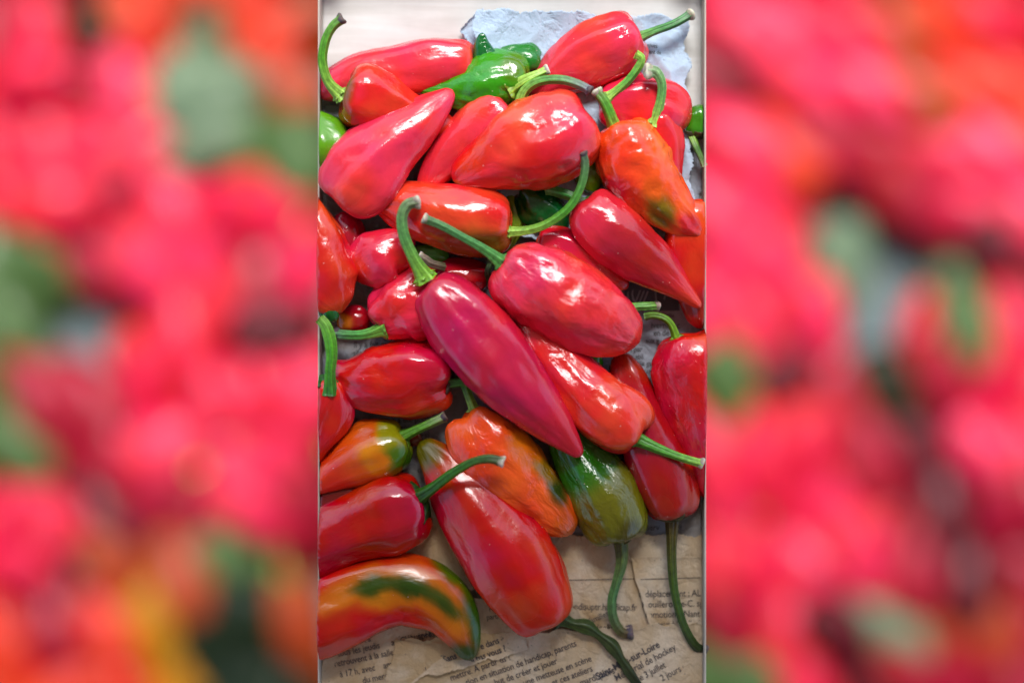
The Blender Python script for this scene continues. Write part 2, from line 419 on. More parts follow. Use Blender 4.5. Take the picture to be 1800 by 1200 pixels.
def pepper(name, label, spine, z, base, blobs=(), stem=None, wr=1.0, lobes=3, la=.055, m=None, seed=None, flat=.80, arch=0.0, dent=1.0, rings=50, segs=44, cat='pepper', group=GROUP, ext=.36):
    seed = seed if seed is not None else len(ALL)+3
    z0, z1 = (z if isinstance(z, tuple) else (z, z))
    z0 *= .0079; z1 *= .0079
    mid = spine[len(spine)//2]; zz = (z0+z1)/2-mid[2]*PX*flat
    o0 = P(mid[0], mid[1], max(zz, .001)); o0 = Vector(o0)
    root = thing(name, label, cat, o0, group)
    blobs = [(b[0], b[1], b[2], lin(b[3]), *b[4:]) for b in blobs]
    V, F, cols, fr = body_mesh(spine, z0, z1, lin(base), blobs, lobes, la, wr, seed, flat, rings, segs, o0, arch*.01, dent, ext)
    mesh_obj('body', V, F, m or SKIN, root, cols=cols, skin=fr[5])
    if stem: stem_part(root, o0, stem, seed, *fr[:5])
    ALL.append(root); return root

RED, RED2, CRIM, DKRED, ORED, LORG = (234, 50, 62), (230, 38, 52), (200, 12, 48), (176, 8, 26), (222, 52, 22), (232, 70, 25)
OLV, YGR, DGR, MGR, LGR = (100, 90, 14), (130, 150, 20), (8, 88, 34), (40, 130, 22), (95, 160, 30)

# --- back row
pepper('red_pepper', 'long red pepper lying level in the back row on the left, against the bare plywood',
  [(818, 112, 38), (800, 112, 43), (760, 116, 47), (700, 126, 42), (640, 132, 38), (600, 144, 31), (572, 158, 22), (556, 168, 11)], (2.2, 1.6), RED, m=SATIN, la=.03)
pepper('red_pepper', 'red pepper at the far right with its pale-cut stem pointing up over the torn paper',
  [(1108, 62, 42), (1080, 78, 53), (1040, 96, 52), (995, 122, 42), (960, 150, 26), (932, 178, 12)], (3.4, 2.2), RED,
  stem=dict(pts=[(1124, 66, 9), (1150, 55, 8), (1185, 42, 8), (1216, 24, 9)], z=(3.6, 4.2), cols=(G2, lin((60, 130, 60)), lin((90, 130, 90)))), la=.05)
pepper('small_green_pepper', 'small dark green pepper whose pointed crinkled tip stands up beside the torn paper',
  [(868, 136, 25), (858, 114, 25), (851, 94, 19), (847, 76, 12), (848, 58, 4)], (2.4, 3.6), (10, 100, 42), wr=2.6, m=CRINK, la=.08)
pepper('green_pepper', 'dark green round-ended pepper behind the bright green wrinkled one',
  [(944, 106, 17), (930, 104, 24), (905, 100, 20), (880, 98, 14), (868, 94, 8)], (1.6, 1.8), (30, 122, 38), wr=1.2, m=WAVY, la=.12, lobes=2)
pepper('green_pepper', 'bright green wrinkled pepper with a stubby yellow-green stem, lying across the back row',
  [(912, 146, 34), (890, 142, 44), (862, 146, 47), (828, 156, 38), (790, 162, 24), (758, 158, 13), (732, 154, 6)], (3.2, 2.8), (56, 148, 12),
  blobs=[(905, 120, 24, (85, 130, 15)), (830, 190, 24, (70, 160, 20))],
  stem=dict(pts=[(905, 152, 14), (925, 140, 11), (945, 131, 9), (962, 123, 8)], z=(4.6, 4.9), cols=(lin((140, 175, 50)), G1, G1), flare=.5), wr=3.0, m=CRINK, la=.09)
pepper('red_pepper', 'orange-red pepper at the upper left with a brownish shoulder and a long hooked green stem',
  [(612, 160, 49), (640, 170, 53), (675, 184, 46), (712, 200, 38), (752, 212, 30), (785, 222, 18), (802, 232, 7)], (4.2, 3.0), (222, 48, 30), ext=.08,
  blobs=[(598, 150, 22, (105, 78, 20), 2.4, 100), (612, 215, 22, (170, 62, 16), 1.8, 40)],
  stem=dict(pts=[(598, 166, 10), (578, 145, 9), (567, 110, 9), (571, 75, 9), (584, 48, 9), (602, 33, 9)], z=(4.6, 6.0), cut='dark', cols=(G1, lin((80, 150, 30)), lin((90, 130, 50)))), wr=.9, la=.05)
pepper('red_pepper', 'red pepper under the hooked stems in the back row, cleft tip by the right wall',
  [(1066, 180, 30), (1092, 182, 44), (1130, 184, 49), (1168, 194, 48), (1196, 206, 36), (1214, 214, 18)], (2.8, 2.2), RED2,
  stem=dict(pts=[(1072, 170, 9), (1100, 146, 8), (1121, 120, 8), (1127, 103, 8), (1117, 96, 8)], z=(4.4, 6.0), cols=(G1, lin((90, 165, 60)), G1), cut=None), la=.06)
pepper('small_red_pepper', 'small curled red pepper tip peeping out between the two hooked green stems',
  [(1122, 150, 16), (1104, 140, 20), (1086, 146, 18), (1072, 158, 12)], 1.6, RED2, wr=1.6)
pepper('small_orange_pepper', 'tiny orange pepper tip showing below the pale-cut red pepper',
  [(1080, 165, 14), (1066, 150, 15), (1056, 138, 9)], 1.2, (232, 88, 30))
pepper('red_pepper', 'smooth red pepper beneath the wrinkled orange one, hooked stem ending in a hollow pale cut',
  [(1150, 214, 32), (1160, 240, 36), (1166, 275, 33), (1176, 310, 24), (1188, 340, 10)], (3.4, 2.2), (226, 34, 44),
  stem=dict(pts=[(1150, 212, 10), (1160, 180, 9), (1163, 148, 9), (1152, 128, 11), (1136, 127, 12)], z=(4.6, 6.4), cols=(G1, lin((100, 165, 80)), lin((150, 165, 130)))))
pepper('green_pepper', 'lime green pepper end at the left edge below the bare plywood',
  [(602, 252, 34), (586, 252, 46), (565, 254, 50), (535, 256, 38)], 2.2, (92, 158, 20), wr=.4, m=SATIN, flat=.8)
pepper('green_pepper', 'green pepper by the right wall with shrivelled brown calyx and thin stem pointing down',
  [(1222, 232, 19), (1224, 215, 22), (1224, 200, 20), (1216, 188, 12)], 1.6, (55, 130, 18),
  stem=dict(pts=[(1216, 240, 8), (1222, 255, 7), (1231, 275, 6), (1238, 292, 6)], z=(1.8, 2.4), cols=(G1, lin((70, 120, 40)), G3), cut=None, calyx=(24, lin((70, 62, 34)))), wr=.6)
# --- second row
pepper('red_pepper', 'big satiny red pepper, upper left, narrow tip pointing up at the wrinkled green pepper',
  [(604, 344, 46), (628, 318, 64), (660, 284, 63), (695, 250, 53), (730, 222, 42), (762, 193, 29), (782, 174, 18), (796, 158, 8)], (4.4, 4.6), (232, 48, 62), m=SATIN, la=.04, wr=1.2)
pepper('red_pepper', 'slim red pepper with an arching stem, partly hidden under the big orange-red one',
  [(884, 192, 30), (862, 208, 40), (828, 238, 40), (790, 275, 33), (758, 312, 22), (738, 345, 10)], (4.0, 2.6), RED,
  stem=dict(pts=[(912, 188, 10), (922, 160, 10), (948, 143, 9), (985, 140, 9), (1015, 148, 9), (1037, 160, 8)], z=(4.4, 6.6), cols=(G1, lin((85, 150, 60)), lin((105, 100, 120))), cut='dark', flare=.4), la=.05)
pepper('red_pepper', 'large orange-red pepper in the middle of the second row with a yellow-edged tip',
  [(1020, 214, 50), (992, 232, 66), (950, 250, 72), (905, 266, 66), (865, 284, 50), (830, 300, 36), (806, 312, 22), (796, 318, 12)], (5.6, 4.8), (236, 56, 44),
  blobs=[(800, 332, 10, (190, 140, 20), 1.6), (815, 270, 40, (226, 52, 20)), (960, 300, 60, (222, 24, 36))], wr=1.6, la=.05)
pepper('red_pepper', 'wrinkled orange pepper on the right with an olive patch and a puckered red tip',
  [(1096, 232, 42), (1104, 256, 58), (1118, 292, 62), (1146, 330, 52), (1176, 362, 42), (1204, 390, 30), (1226, 408, 16), (1236, 412, 8)], (4.8, 4.6), (250, 84, 30),
  blobs=[(1162, 372, 26, (120, 100, 14), 1.3, 60), (1218, 404, 26, (214, 24, 34)), (1150, 330, 20, (230, 90, 20)), (1075, 330, 26, (222, 34, 22)), (1060, 250, 30, (226, 66, 16))],
  stem=dict(pts=[(1080, 222, 11), (1072, 200, 11), (1062, 178, 10), (1048, 160, 9)], z=(5.4, 6.4), cols=(G1, lin((85, 160, 45)), lin((110, 120, 70)))), wr=2.8, m=CRINK, la=.06)
pepper('green_pepper', 'yellow-green pepper wedged between the large orange-red pepper and the orange wrinkled one',
  [(1052, 322, 18), (1040, 312, 26), (1034, 296, 26), (1030, 278, 16)], 2.0, (95, 135, 10), wr=.8)
pepper('green_pepper', 'dark emerald ribbed pepper lying under the long curved stem',
  [(925, 340, 24), (942, 358, 34), (962, 378, 34), (978, 398, 26), (992, 414, 12)], 1.9, DGR, wr=2.6, m=CRINK, la=.12, lobes=4)
pepper('yellow_green_pepper', 'narrow yellow-green pepper standing between the orange-red pepper and the emerald one',
  [(896, 348, 10), (904, 370, 15), (904, 396, 15), (894, 420, 14), (884, 446, 10)], 1.6, (110, 140, 16), wr=1.2, m=WAVY, blobs=[(890, 430, 22, (80, 80, 12))])
pepper('red_pepper', 'orange-red pepper in the middle left with an olive underside and the longest curved stem',
  [(884, 392, 38), (862, 392, 50), (820, 388, 56), (775, 380, 55), (730, 368, 46), (690, 356, 34), (664, 348, 20), (652, 345, 8)], (4.6, 3.8), (234, 60, 34),
  blobs=[(850, 440, 36, (135, 62, 10), 2.4, 10), (880, 440, 30, (120, 66, 10))],
  stem=dict(pts=[(888, 408, 8), (925, 406, 8), (962, 394, 8), (1000, 366, 8), (1022, 328, 8), (1029, 292, 8), (1024, 268, 8)], z=(5.4, 7.6), arch=.2, cut='dark', cols=(G1, lin((75, 150, 40)), lin((90, 110, 90))), flare=.6), wr=.8, la=.04)
pepper('red_pepper', 'pointed red pepper right of centre with broad white highlights down to its thin tip',
  [(1034, 362, 34), (1050, 384, 49), (1078, 412, 52), (1112, 440, 46), (1148, 468, 38), (1180, 494, 27), (1206, 516, 16), (1232, 540, 5)], (4.6, 4.0), (220, 38, 52),
  blobs=[(1120, 450, 50, (176, 26, 30), 1.6, 40)],
  stem=dict(pts=[(1020, 356, 10), (1004, 345, 10), (985, 338, 10), (962, 332, 10)], z=(4.0, 3.4), cols=(lin((60, 120, 40)), lin((50, 130, 45)), G2), cut=None), wr=1.2)
pepper('red_pepper', 'slim crimson pepper lying between the pointed red pepper and the large wrinkled one',
  [(952, 424, 20), (972, 430, 31), (1005, 446, 33), (1042, 468, 28), (1078, 490, 19), (1104, 506, 8)], (3.4, 2.6), (212, 16, 40), wr=.8)
pepper('small_orange_pepper', 'small yellow-orange pepper tip showing right of the large wrinkled red pepper',
  [(1062, 510, 14), (1078, 498, 17), (1092, 492, 14), (1100, 494, 8)], 2.2, (222, 130, 14), wr=.3)
pepper('red_pepper', 'orange-red pepper standing on end against the right wall below the wrinkled orange one',
  [(1232, 366, 36), (1228, 395, 50), (1222, 440, 53), (1226, 485, 44), (1232, 530, 34), (1236, 578, 20)], (3.2, 2.0), (226, 46, 20),
  blobs=[(1226, 560, 46, (160, 8, 22))], wr=1.0, flat=.7)
# --- left edge
pepper('red_pepper', 'tall orange-red pepper along the left edge with its blunt end down',
  [(536, 360, 24), (545, 395, 42), (556, 430, 52), (566, 470, 56), (575, 505, 50), (590, 533, 32), (600, 550, 13)], (4.2, 4.4), (222, 40, 28), wr=.8, flat=.7)
pepper('small_red_pepper', 'small dark crimson pepper tucked behind the tall one at the left edge',
  [(590, 445, 20), (606, 432, 30), (612, 408, 28), (600, 388, 20), (590, 378, 9)], 2.2, (170, 8, 36), wr=1.4)
pepper('red_pepper', 'stubby red pepper left of centre with one broad pale sheen',
  [(716, 446, 30), (696, 444, 42), (668, 456, 51), (640, 474, 42), (622, 490, 24)], (3.4, 3.2), (232, 34, 60), wr=1.3,
  blobs=[(625, 480, 30, (222, 50, 26))])
pepper('red_pepper', 'crumpled red pepper with a thick green stem pointing left over the newsprint',
  [(668, 562, 30), (682, 552, 44), (706, 540, 56), (740, 532, 58), (775, 525, 45), (800, 515, 20)], (3.6, 3.0), (232, 38, 54),
  stem=dict(pts=[(668, 580, 12), (650, 586, 10), (628, 589, 9), (606, 588, 9), (590, 586, 9)], z=(4.0, 3.4), cols=(lin((120, 180, 60)), lin((80, 160, 70)), lin((110, 140, 110))), cut='dark', flare=.9), wr=3.0, m=CRINK, la=.12)
pepper('small_red_pepper', 'small two-tone pepper, orange at its end, under the tall one at the left edge',
  [(598, 566, 14), (612, 562, 22), (634, 560, 22), (652, 556, 12)], 1.6, (170, 12, 18), blobs=[(600, 572, 18, (205, 110, 16))], wr=.3)
pepper('red_pepper', 'dark red pepper mostly hidden beneath the crossing stems at the centre',
  [(760, 492, 22), (785, 490, 32), (820, 488, 32), (850, 488, 22), (866, 492, 10)], 2.6, (176, 14, 26), wr=.8,
  stem=dict(pts=[(862, 462, 6), (857, 478, 6), (860, 500, 6)], z=(3.9, 3.2), cut=None, cols=(lin((60, 90, 50)), lin((55, 80, 45)), lin((40, 60, 40)))))
pepper('green_pepper', 'little mid-green pepper under the olive side of the orange-red pepper, brown stub beside it',
  [(732, 440, 10), (748, 446, 18), (770, 450, 17), (790, 452, 9)], 2.6, (60, 140, 40), wr=2.4, m=WAVY,
  stem=dict(pts=[(775, 468, 8), (760, 464, 8), (748, 456, 8), (738, 450, 8)], z=(4.6, 5.4), cols=(lin((90, 90, 60)), lin((120, 105, 90)), lin((150, 130, 110))), flare=.1))
# --- centre
pepper('red_pepper', 'bright red pepper with lobed shoulder below the wrinkled one, stem reaching the right wall',
  [(1112, 760, 40), (1092, 743, 54), (1056, 716, 55), (1010, 672, 47), (968, 626, 37), (930, 584, 27), (905, 558, 16), (893, 546, 8)], (5.0, 3.8), (236, 36, 44),
  stem=dict(pts=[(1122, 772, 11), (1150, 785, 10), (1185, 799, 8), (1212, 808, 8), (1234, 814, 8)], z=(5.4, 5.6), cols=(lin((70, 140, 40)), lin((85, 160, 50)), G1), cut='pale'), wr=1.4, la=.09, lobes=3, seed=25)
pepper('red_pepper', 'large wrinkled red pepper right of centre, cut stem aimed at the upper left',
  [(896, 466, 40), (912, 478, 56), (944, 498, 66), (988, 524, 68), (1030, 548, 66), (1072, 572, 54), (1104, 590, 36), (1124, 602, 18)], (6.0, 5.4), (236, 48, 60),
  stem=dict(pts=[(880, 460, 11), (850, 438, 9), (815, 418, 8), (775, 396, 8), (745, 384, 8)], z=(6.6, 7.8), arch=.1, cols=(lin((80, 150, 60)), lin((75, 140, 75)), lin((90, 125, 80)))), wr=2.6, m=WAVY, la=.05)
pepper('crimson_pepper', 'large crimson pepper on top of the pile, tip pointing down, stem bent upward',
  [(764, 508, 34), (782, 526, 50), (808, 556, 59), (846, 602, 62), (892, 656, 59), (935, 704, 48), (972, 744, 35), (1000, 776, 20), (1022, 802, 7)], (6.8, 6.2), (206, 24, 68),
  stem=dict(pts=[(745, 484, 13), (726, 452, 11), (710, 415, 11), (706, 382, 11), (716, 360, 11), (736, 354, 10)], z=(6.8, 8.2), cols=(lin((130, 185, 50)), lin((90, 150, 75)), lin((120, 125, 95))), flare=.9, rib=.14), m=SATIN, wr=1.5, la=.03)
pepper('small_green_pepper', 'bright green pepper tip under the lower edge of the large wrinkled red pepper',
  [(1012, 618, 12), (1028, 630, 18), (1046, 636, 17), (1060, 640, 9)], 2.2, (40, 150, 20), wr=.4)
pepper('small_green_pepper', 'small dark green pepper end in the gap left of the crimson pepper',
  [(760, 596, 10), (774, 592, 15), (788, 596, 12), (800, 602, 7)], 2.0, (20, 84, 26), wr=1.2)
pepper('red_pepper', 'broad scarlet pepper at the middle left with its blunt shoulder facing the crossed stems',
  [(774, 664, 46), (752, 664, 60), (715, 666, 66), (672, 668, 58), (634, 668, 46), (604, 660, 30), (586, 650, 18), (574, 645, 8)], (3.8, 3.2), (214, 14, 28),
  stem=dict(pts=[(790, 672, 12), (808, 671, 10), (826, 673, 9), (844, 675, 9)], z=(4.2, 4.2), cols=(lin((60, 70, 35)), lin((60, 140, 50)), G2), calyx=(26, lin((75, 58, 45)))), wr=1.1, la=.12, seed=91)
pepper('red_pepper', 'red pepper at the left edge, fat green stem rising from a star of sepals',
  [(566, 680, 36), (571, 704, 48), (562, 742, 46), (547, 785, 32), (535, 830, 14)], (3.8, 2.4), (214, 20, 30),
  stem=dict(pts=[(580, 684, 12), (580, 655, 10), (583, 625, 11), (580, 595, 12), (572, 572, 11), (562, 560, 9)], z=(5.4, 6.0), cols=(lin((40, 110, 30)), lin((80, 165, 30)), lin((120, 170, 60))), cut=None, calyx=(30, lin((35, 95, 28))), flare=.5), wr=.6, flat=.75)
pepper('small_green_pepper', 'crinkled dark green pepper end at the left edge above the fat green stem',
  [(566, 538, 10), (576, 546, 16), (584, 556, 13), (590, 566, 6)], 4.6, (14, 90, 34), wr=3.0, m=WAVY, flat=.7)
pepper('red_pepper', 'hidden red pepper beneath the wrinkled one, only its straight ribbed stem showing at the right',
  [(1085, 545, 20), (1070, 545, 30), (1045, 550, 30), (1020, 560, 18)], 2.6, RED2,
  stem=dict(pts=[(1098, 541, 9), (1120, 539, 8), (1142, 538, 8), (1156, 537, 8)], z=(2.9, 3.0), cols=(G1, lin((100, 170, 70)), lin((130, 175, 80))), flare=.2))
pepper('red_pepper', 'broad red pepper against the right wall with a thin arched stem over the newsprint',
  [(1215, 608, 54), (1220, 632, 68), (1226, 680, 62), (1236, 730, 56), (1246, 780, 46), (1252, 830, 36), (1256, 880, 20)], (3.6, 2.6), (218, 16, 34),
  stem=dict(pts=[(1188, 590, 8), (1180, 570, 7), (1166, 558, 7), (1148, 554, 7), (1134, 556, 7)], z=(3.6, 3.2), cols=(lin((110, 160, 20)), lin((95, 140, 24)), lin((90, 130, 60))), cut=None, flare=.3), wr=1.6, m=WAVY, la=.06, flat=.75)
pepper('dark_red_pepper', 'long dark red pepper at the lower right, shoulder down, with a long drooping olive stem',
  [(1182, 898, 34), (1178, 876, 48), (1166, 838, 53), (1150, 790, 50), (1130, 736, 41), (1112, 690, 34), (1098, 650, 27), (1090, 618, 12)], (2.9, 2.3), (172, 10, 30),
  stem=dict(pts=[(1182, 912, 13), (1181, 950, 10), (1182, 1000, 9), (1188, 1050, 8), (1202, 1098, 8), (1222, 1134, 9), (1240, 1142, 8)], z=(2.6, 1.2), arch=.2, cols=(lin((84, 58, 18)), lin((62, 92, 18)), lin((34, 44, 18))), cut='dark', calyx=(26, lin((62, 60, 24))), flare=.35), wr=1.0, m=SATIN, la=.05)
pepper('orange_pepper', 'bumpy orange pepper below the crimson one with a dark green streak along its right side',
  [(826, 738, 32), (838, 758, 48), (862, 790, 58), (896, 826, 58), (932, 862, 50), (964, 894, 40), (990, 920, 28), (1006, 938, 14)], (3.6, 3.0), (252, 92, 28),
  blobs=[(925, 790, 26, (226, 104, 10), 1.6, 50), (978, 856, 17, (44, 62, 12), 2.3, 62), (958, 826, 14, (150, 110, 10), 1.8, 50), (1000, 920, 26, (220, 82, 14))],
  stem=dict(pts=[(832, 716, 9), (822, 690, 8), (812, 660, 8), (804, 632, 7)], z=(3.8, 3.4), cols=(G1, lin((70, 130, 50)), G3), flare=.3), wr=2.4, m=WAVY, la=.14, seed=42)
pepper('green_pepper', 'olive and green pepper at the lower right centre hanging shoulder down, dry curled stem below',
  [(1086, 936, 42), (1080, 912, 54), (1062, 876, 57), (1038, 834, 49), (1012, 796, 39), (990, 764, 28), (975, 740, 14)], (3.0, 2.6), (108, 106, 14),
  blobs=[(1010, 810, 58, (34, 112, 16)), (1110, 940, 24, (80, 74, 12)), (1060, 800, 30, (20, 92, 14))],
  stem=dict(pts=[(1090, 950, 12), (1092, 985, 11), (1084, 1020, 9), (1075, 1055, 9), (1078, 1088, 9), (1092, 1110, 10), (1108, 1112, 11)], z=(2.4, 1.0), arch=.2, cols=(lin((92, 88, 14)), lin((78, 124, 66)), lin((98, 60, 38))), cut='dark', flare=.35), wr=1.2, m=WAVY, la=.05, lobes=4)
pepper('orange_pepper', 'orange-yellow pepper at the left edge, green round its stem end',
  [(700, 776, 36), (684, 784, 48), (655, 796, 52), (622, 812, 44), (592, 828, 32), (565, 842, 25), (530, 856, 18), (510, 862, 10)], (3.0, 2.4), (222, 74, 14),
  blobs=[(672, 790, 40, (226, 140, 12)), (706, 806, 34, (62, 112, 10)), (690, 758, 30, (140, 140, 14)), (668, 815, 20, (232, 130, 12)), (590, 845, 34, (222, 52, 20)), (640, 752, 22, (205, 70, 14))],
  stem=dict(pts=[(706, 768, 12), (730, 756, 9), (756, 744, 9), (782, 732, 9)], z=(3.4, 3.8), cols=(lin((80, 130, 20)), lin((90, 150, 40)), G3), cut='dark', calyx=(20, lin((90, 120, 20)))), wr=1.0, la=.08)
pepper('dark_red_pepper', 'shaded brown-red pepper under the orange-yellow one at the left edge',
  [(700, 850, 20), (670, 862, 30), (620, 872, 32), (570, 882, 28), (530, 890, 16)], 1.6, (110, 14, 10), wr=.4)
pepper('red_pepper', 'large red pepper at the bottom with olive pointed tip and shrivelled dark stem',
  [(958, 1086, 46), (944, 1058, 62), (918, 1014, 70), (884, 962, 71), (850, 912, 66), (815, 864, 56), (782, 822, 40), (756, 794, 25), (738, 775, 12)], (3.6, 2.6), (204, 6, 14),
  blobs=[(742, 792, 38, (98, 92, 8)), (790, 836, 26, (190, 70, 8)), (820, 850, 26, (206, 30, 14))],
  stem=dict(pts=[(986, 1086, 15), (1004, 1096, 9), (1030, 1102, 14), (1052, 1116, 8), (1076, 1136, 13), (1092, 1160, 8), (1108, 1184, 12), (1130, 1214, 9)], z=(1.9, 1.1), arch=.2, cols=(lin((56, 78, 26)), lin((52, 66, 24)), lin((24, 30, 16))), cut=None, flare=.5, rib=.2), m=SATIN, wr=.8, la=.04)
pepper('red_pepper', 'deep red pepper above the banana-shaped one, with green star calyx and curved stem',
  [(726, 890, 50), (710, 896, 62), (680, 904, 65), (642, 918, 58), (606, 934, 53), (576, 950, 50), (540, 968, 46), (500, 985, 30)], (3.4, 3.0), (186, 4, 20),
  stem=dict(pts=[(732, 876, 13), (760, 858, 10), (795, 832, 9), (830, 812, 8), (860, 806, 9), (884, 812, 9)], z=(4.8, 9.2), arch=1.2, cols=(lin((38, 84, 16)), lin((50, 110, 20)), lin((70, 80, 50))), calyx=(36, lin((30, 70, 16)))), wr=.8, la=.08, seed=8)
pepper('curved_pepper', 'banana-shaped orange and green striped pepper arching at the bottom left corner',
  [(500, 1130, 44), (530, 1104, 60), (575, 1082, 64), (620, 1060, 62), (665, 1042, 58), (710, 1034, 57), (752, 1046, 56), (786, 1070, 49), (808, 1104, 37), (820, 1134, 24), (826, 1160, 10)], (3.2, 2.2), (204, 34, 10), ext=0,
  blobs=[(610, 1040, 26, (210, 110, 10), 2.6, -25), (690, 1032, 36, (214, 120, 8), 2.4, 0), (778, 1062, 34, (214, 110, 8), 2.2, 48), (655, 1030, 19, (46, 74, 4), 2.2, -8), (725, 1032, 20, (40, 72, 4), 2.4, 14), (782, 1062, 17, (56, 78, 6), 2.3, 46), (842, 1092, 25, (44, 92, 6), 3.0, 76), (800, 1004, 20, (70, 104, 6), 3.0, 40), (815, 1156, 30, (44, 74, 6))], wr=.8, m=SATIN, la=.03, segs=56, rings=64)
pepper('small_orange_pepper', 'tiny brown-orange pepper stub in the gap right of the orange-yellow pepper',
  [(738, 770, 8), (728, 774, 10), (716, 776, 7)], 1.4, (140, 60, 30), wr=.4)

# ------------------------------------------------------------------ the crate
TH = .0016; WT = .024
YT, YB = .345, -.345
cr = thing('crate', 'shallow pale plywood crate lined with newspaper and heaped with peppers', 'crate', (0, 0, 0))
box('floor_board', -WX, WX, YB, YT, -.006, 0, PLY, cr)
box('side_panel', -WX-TH, -WX, YB, YT, -.006, WT, PLY_V, cr)
box('side_panel', WX, WX+TH, YB, YT, -.006, WT, PLY_V, cr)
box('end_panel', -WX-TH, WX+TH, YT, YT+TH, -.006, .055, PLY, cr)
box('end_panel', -WX-TH, WX+TH, YB-TH, YB, -.006, .055, PLY, cr)
for sx in (-1, 1):
    for sy in (-1, 1):
        box('corner_block', sx*WX-(.0 if sx < 0 else .018), sx*WX+(.018 if sx < 0 else 0), sy*(YT-.010)-.0095, sy*(YT-.010)+.0095, .0002, .05, PLY_V, cr)

# ------------------------------------------------------------------ newspapers
def crumple(x, y, amp, seed, sc=16.0):
    v = Vector((x*sc+seed*3.1, y*sc-seed*1.7, seed))
    w = Vector((noise.noise(v*.7), noise.noise(v*.7+Vector((9, 4, 2))), 0))*.6
    d = noise.voronoi(v+w, distance_metric='DISTANCE')[0]
    e = noise.voronoi(v*2.3+w*1.5, distance_metric='DISTANCE')[0]
    return amp*(d[0]*.9+e[0]*.35+.35*noise.noise(v*.35)+.35)
def sheet(name, label, edges, off, amp, seed, m, nx=110, ny=110, sc=16.0, curl=0.0, tear=1.0):
    """edges: tl,tr,br,bl corners in px; the outline is torn, the sheet crumpled"""
    tl, tr, br, bl = edges
    cx = sum(e[0] for e in edges)/4; cy = sum(e[1] for e in edges)/4
    o0 = P(cx, cy, 0); root = thing(name, label, 'newspaper', o0)
    def zf(x, y):
        if x < -.160 or x > .160: pass
        return off+crumple(x, y, amp, seed, sc)
    V = []; F = []
    for j in range(ny+1):
        v = j/ny
        for i in range(nx+1):
            u = i/nx
            px = (tl[0]*(1-u)+tr[0]*u)*(1-v)+(bl[0]*(1-u)+br[0]*u)*v
            py = (tl[1]*(1-u)+tr[1]*u)*(1-v)+(bl[1]*(1-u)+br[1]*u)*v
            for (k, wv, ax) in ((u, (1-v)**14, 1), (u, v**14, -1)):
                py += ax*wv*tear*(9*noise.noise(Vector((px*.03, seed, 1)))+2.4*noise.noise(Vector((px*.11, seed, 2)))+3.6*noise.noise(Vector((px*.4, seed, 3))))
            for (wv, ax) in (((1-u)**14, 1), (u**14, -1)):
                px += ax*wv*tear*(9*noise.noise(Vector((py*.03, seed, 5)))+3*noise.noise(Vector((py*.11, seed, 6)))+3.6*noise.noise(Vector((py*.4, seed, 7))))
            x = (px-900)*PX; y = (600-py)*PX
            x = max(min(x, WX-.0005), -WX+.0005)
            e = min(v, 1-v, u*.8, (1-u)*.8)
            V.append(Vector((x, y, zf(x, y)+curl*math.exp(-e*26)))-o0)
    for j in range(ny):
        for i in range(nx):
            a = j*(nx+1)+i; F.append((a, a+nx+1, a+nx+2, a+1))
    s = mesh_obj('page', V, F, m, root)
    so_ = s.modifiers.new('thickness', 'SOLIDIFY'); so_.thickness = .00012; so_.offset = -1
    def surf(x, y):
        # curl falls off fast; text keeps away from edges
        return zf(x, y)
    return root, surf, o0
def text_lines(root, o0, surf, lines, lift=.00035):
    """lines: (string, px, py, size px, rotation deg, bold) printed flat onto the sheet"""
    V = []; F = []
    dg = bpy.context.evaluated_depsgraph_get()
    for (s, px, py, size, rot, bold) in lines:
        cu = bpy.data.curves.new('t', 'FONT'); cu.body = s; cu.size = size*PX*1.25; cu.resolution_u = 2
        cu.space_character = .96
        cu.offset = size*PX*(.024 if bold else .007)
        o = bpy.data.objects.new('t', cu); COL.objects.link(o)
        bpy.context.view_layer.update()
        me = bpy.data.meshes.new_from_object(o.evaluated_get(bpy.context.evaluated_depsgraph_get()))
        c, n = math.cos(math.radians(rot)), math.sin(math.radians(rot)); b = len(V)
        x0 = (px-900)*PX; y0 = (600-py)*PX
        for v in me.vertices:
            X = v.co.x*.86; Y = v.co.y
            x = x0+X*c-Y*n; y = y0+X*n+Y*c
            V.append(Vector((x, y, surf(x, y)+lift))-o0)
        for p in me.polygons:
            if all(abs(V[b+i].x+o0.x) < WX-.001 for i in p.vertices): F.append(tuple(b+i for i in p.vertices))
        bpy.data.objects.remove(o); bpy.data.curves.remove(cu); bpy.data.meshes.remove(me)
    o = mesh_obj('printed_text', V, F, INK, root, smooth=False); o['kind'] = 'stuff'; return o
def printed_patch(name, root, o0, surf, corners, lift=.0003, n=30, m=None):
    tl, tr, br, bl = corners; V = []; F = []
    for j in range(n+1):
        for i in range(n+1):
            u, v = i/n, j/n
            px = (tl[0]*(1-u)+tr[0]*u)*(1-v)+(bl[0]*(1-u)+br[0]*u)*v; py = (tl[1]*(1-u)+tr[1]*u)*(1-v)+(bl[1]*(1-u)+br[1]*u)*v
            x = (px-900)*PX; y = (600-py)*PX; V.append(Vector((x, y, surf(x, y)+lift))-o0)
    for j in range(n):
        for i in range(n): a = j*(n+1)+i; F.append((a, a+n+1, a+n+2, a+1))
    return mesh_obj(name, V, F, m or PHOTO_INK, root)
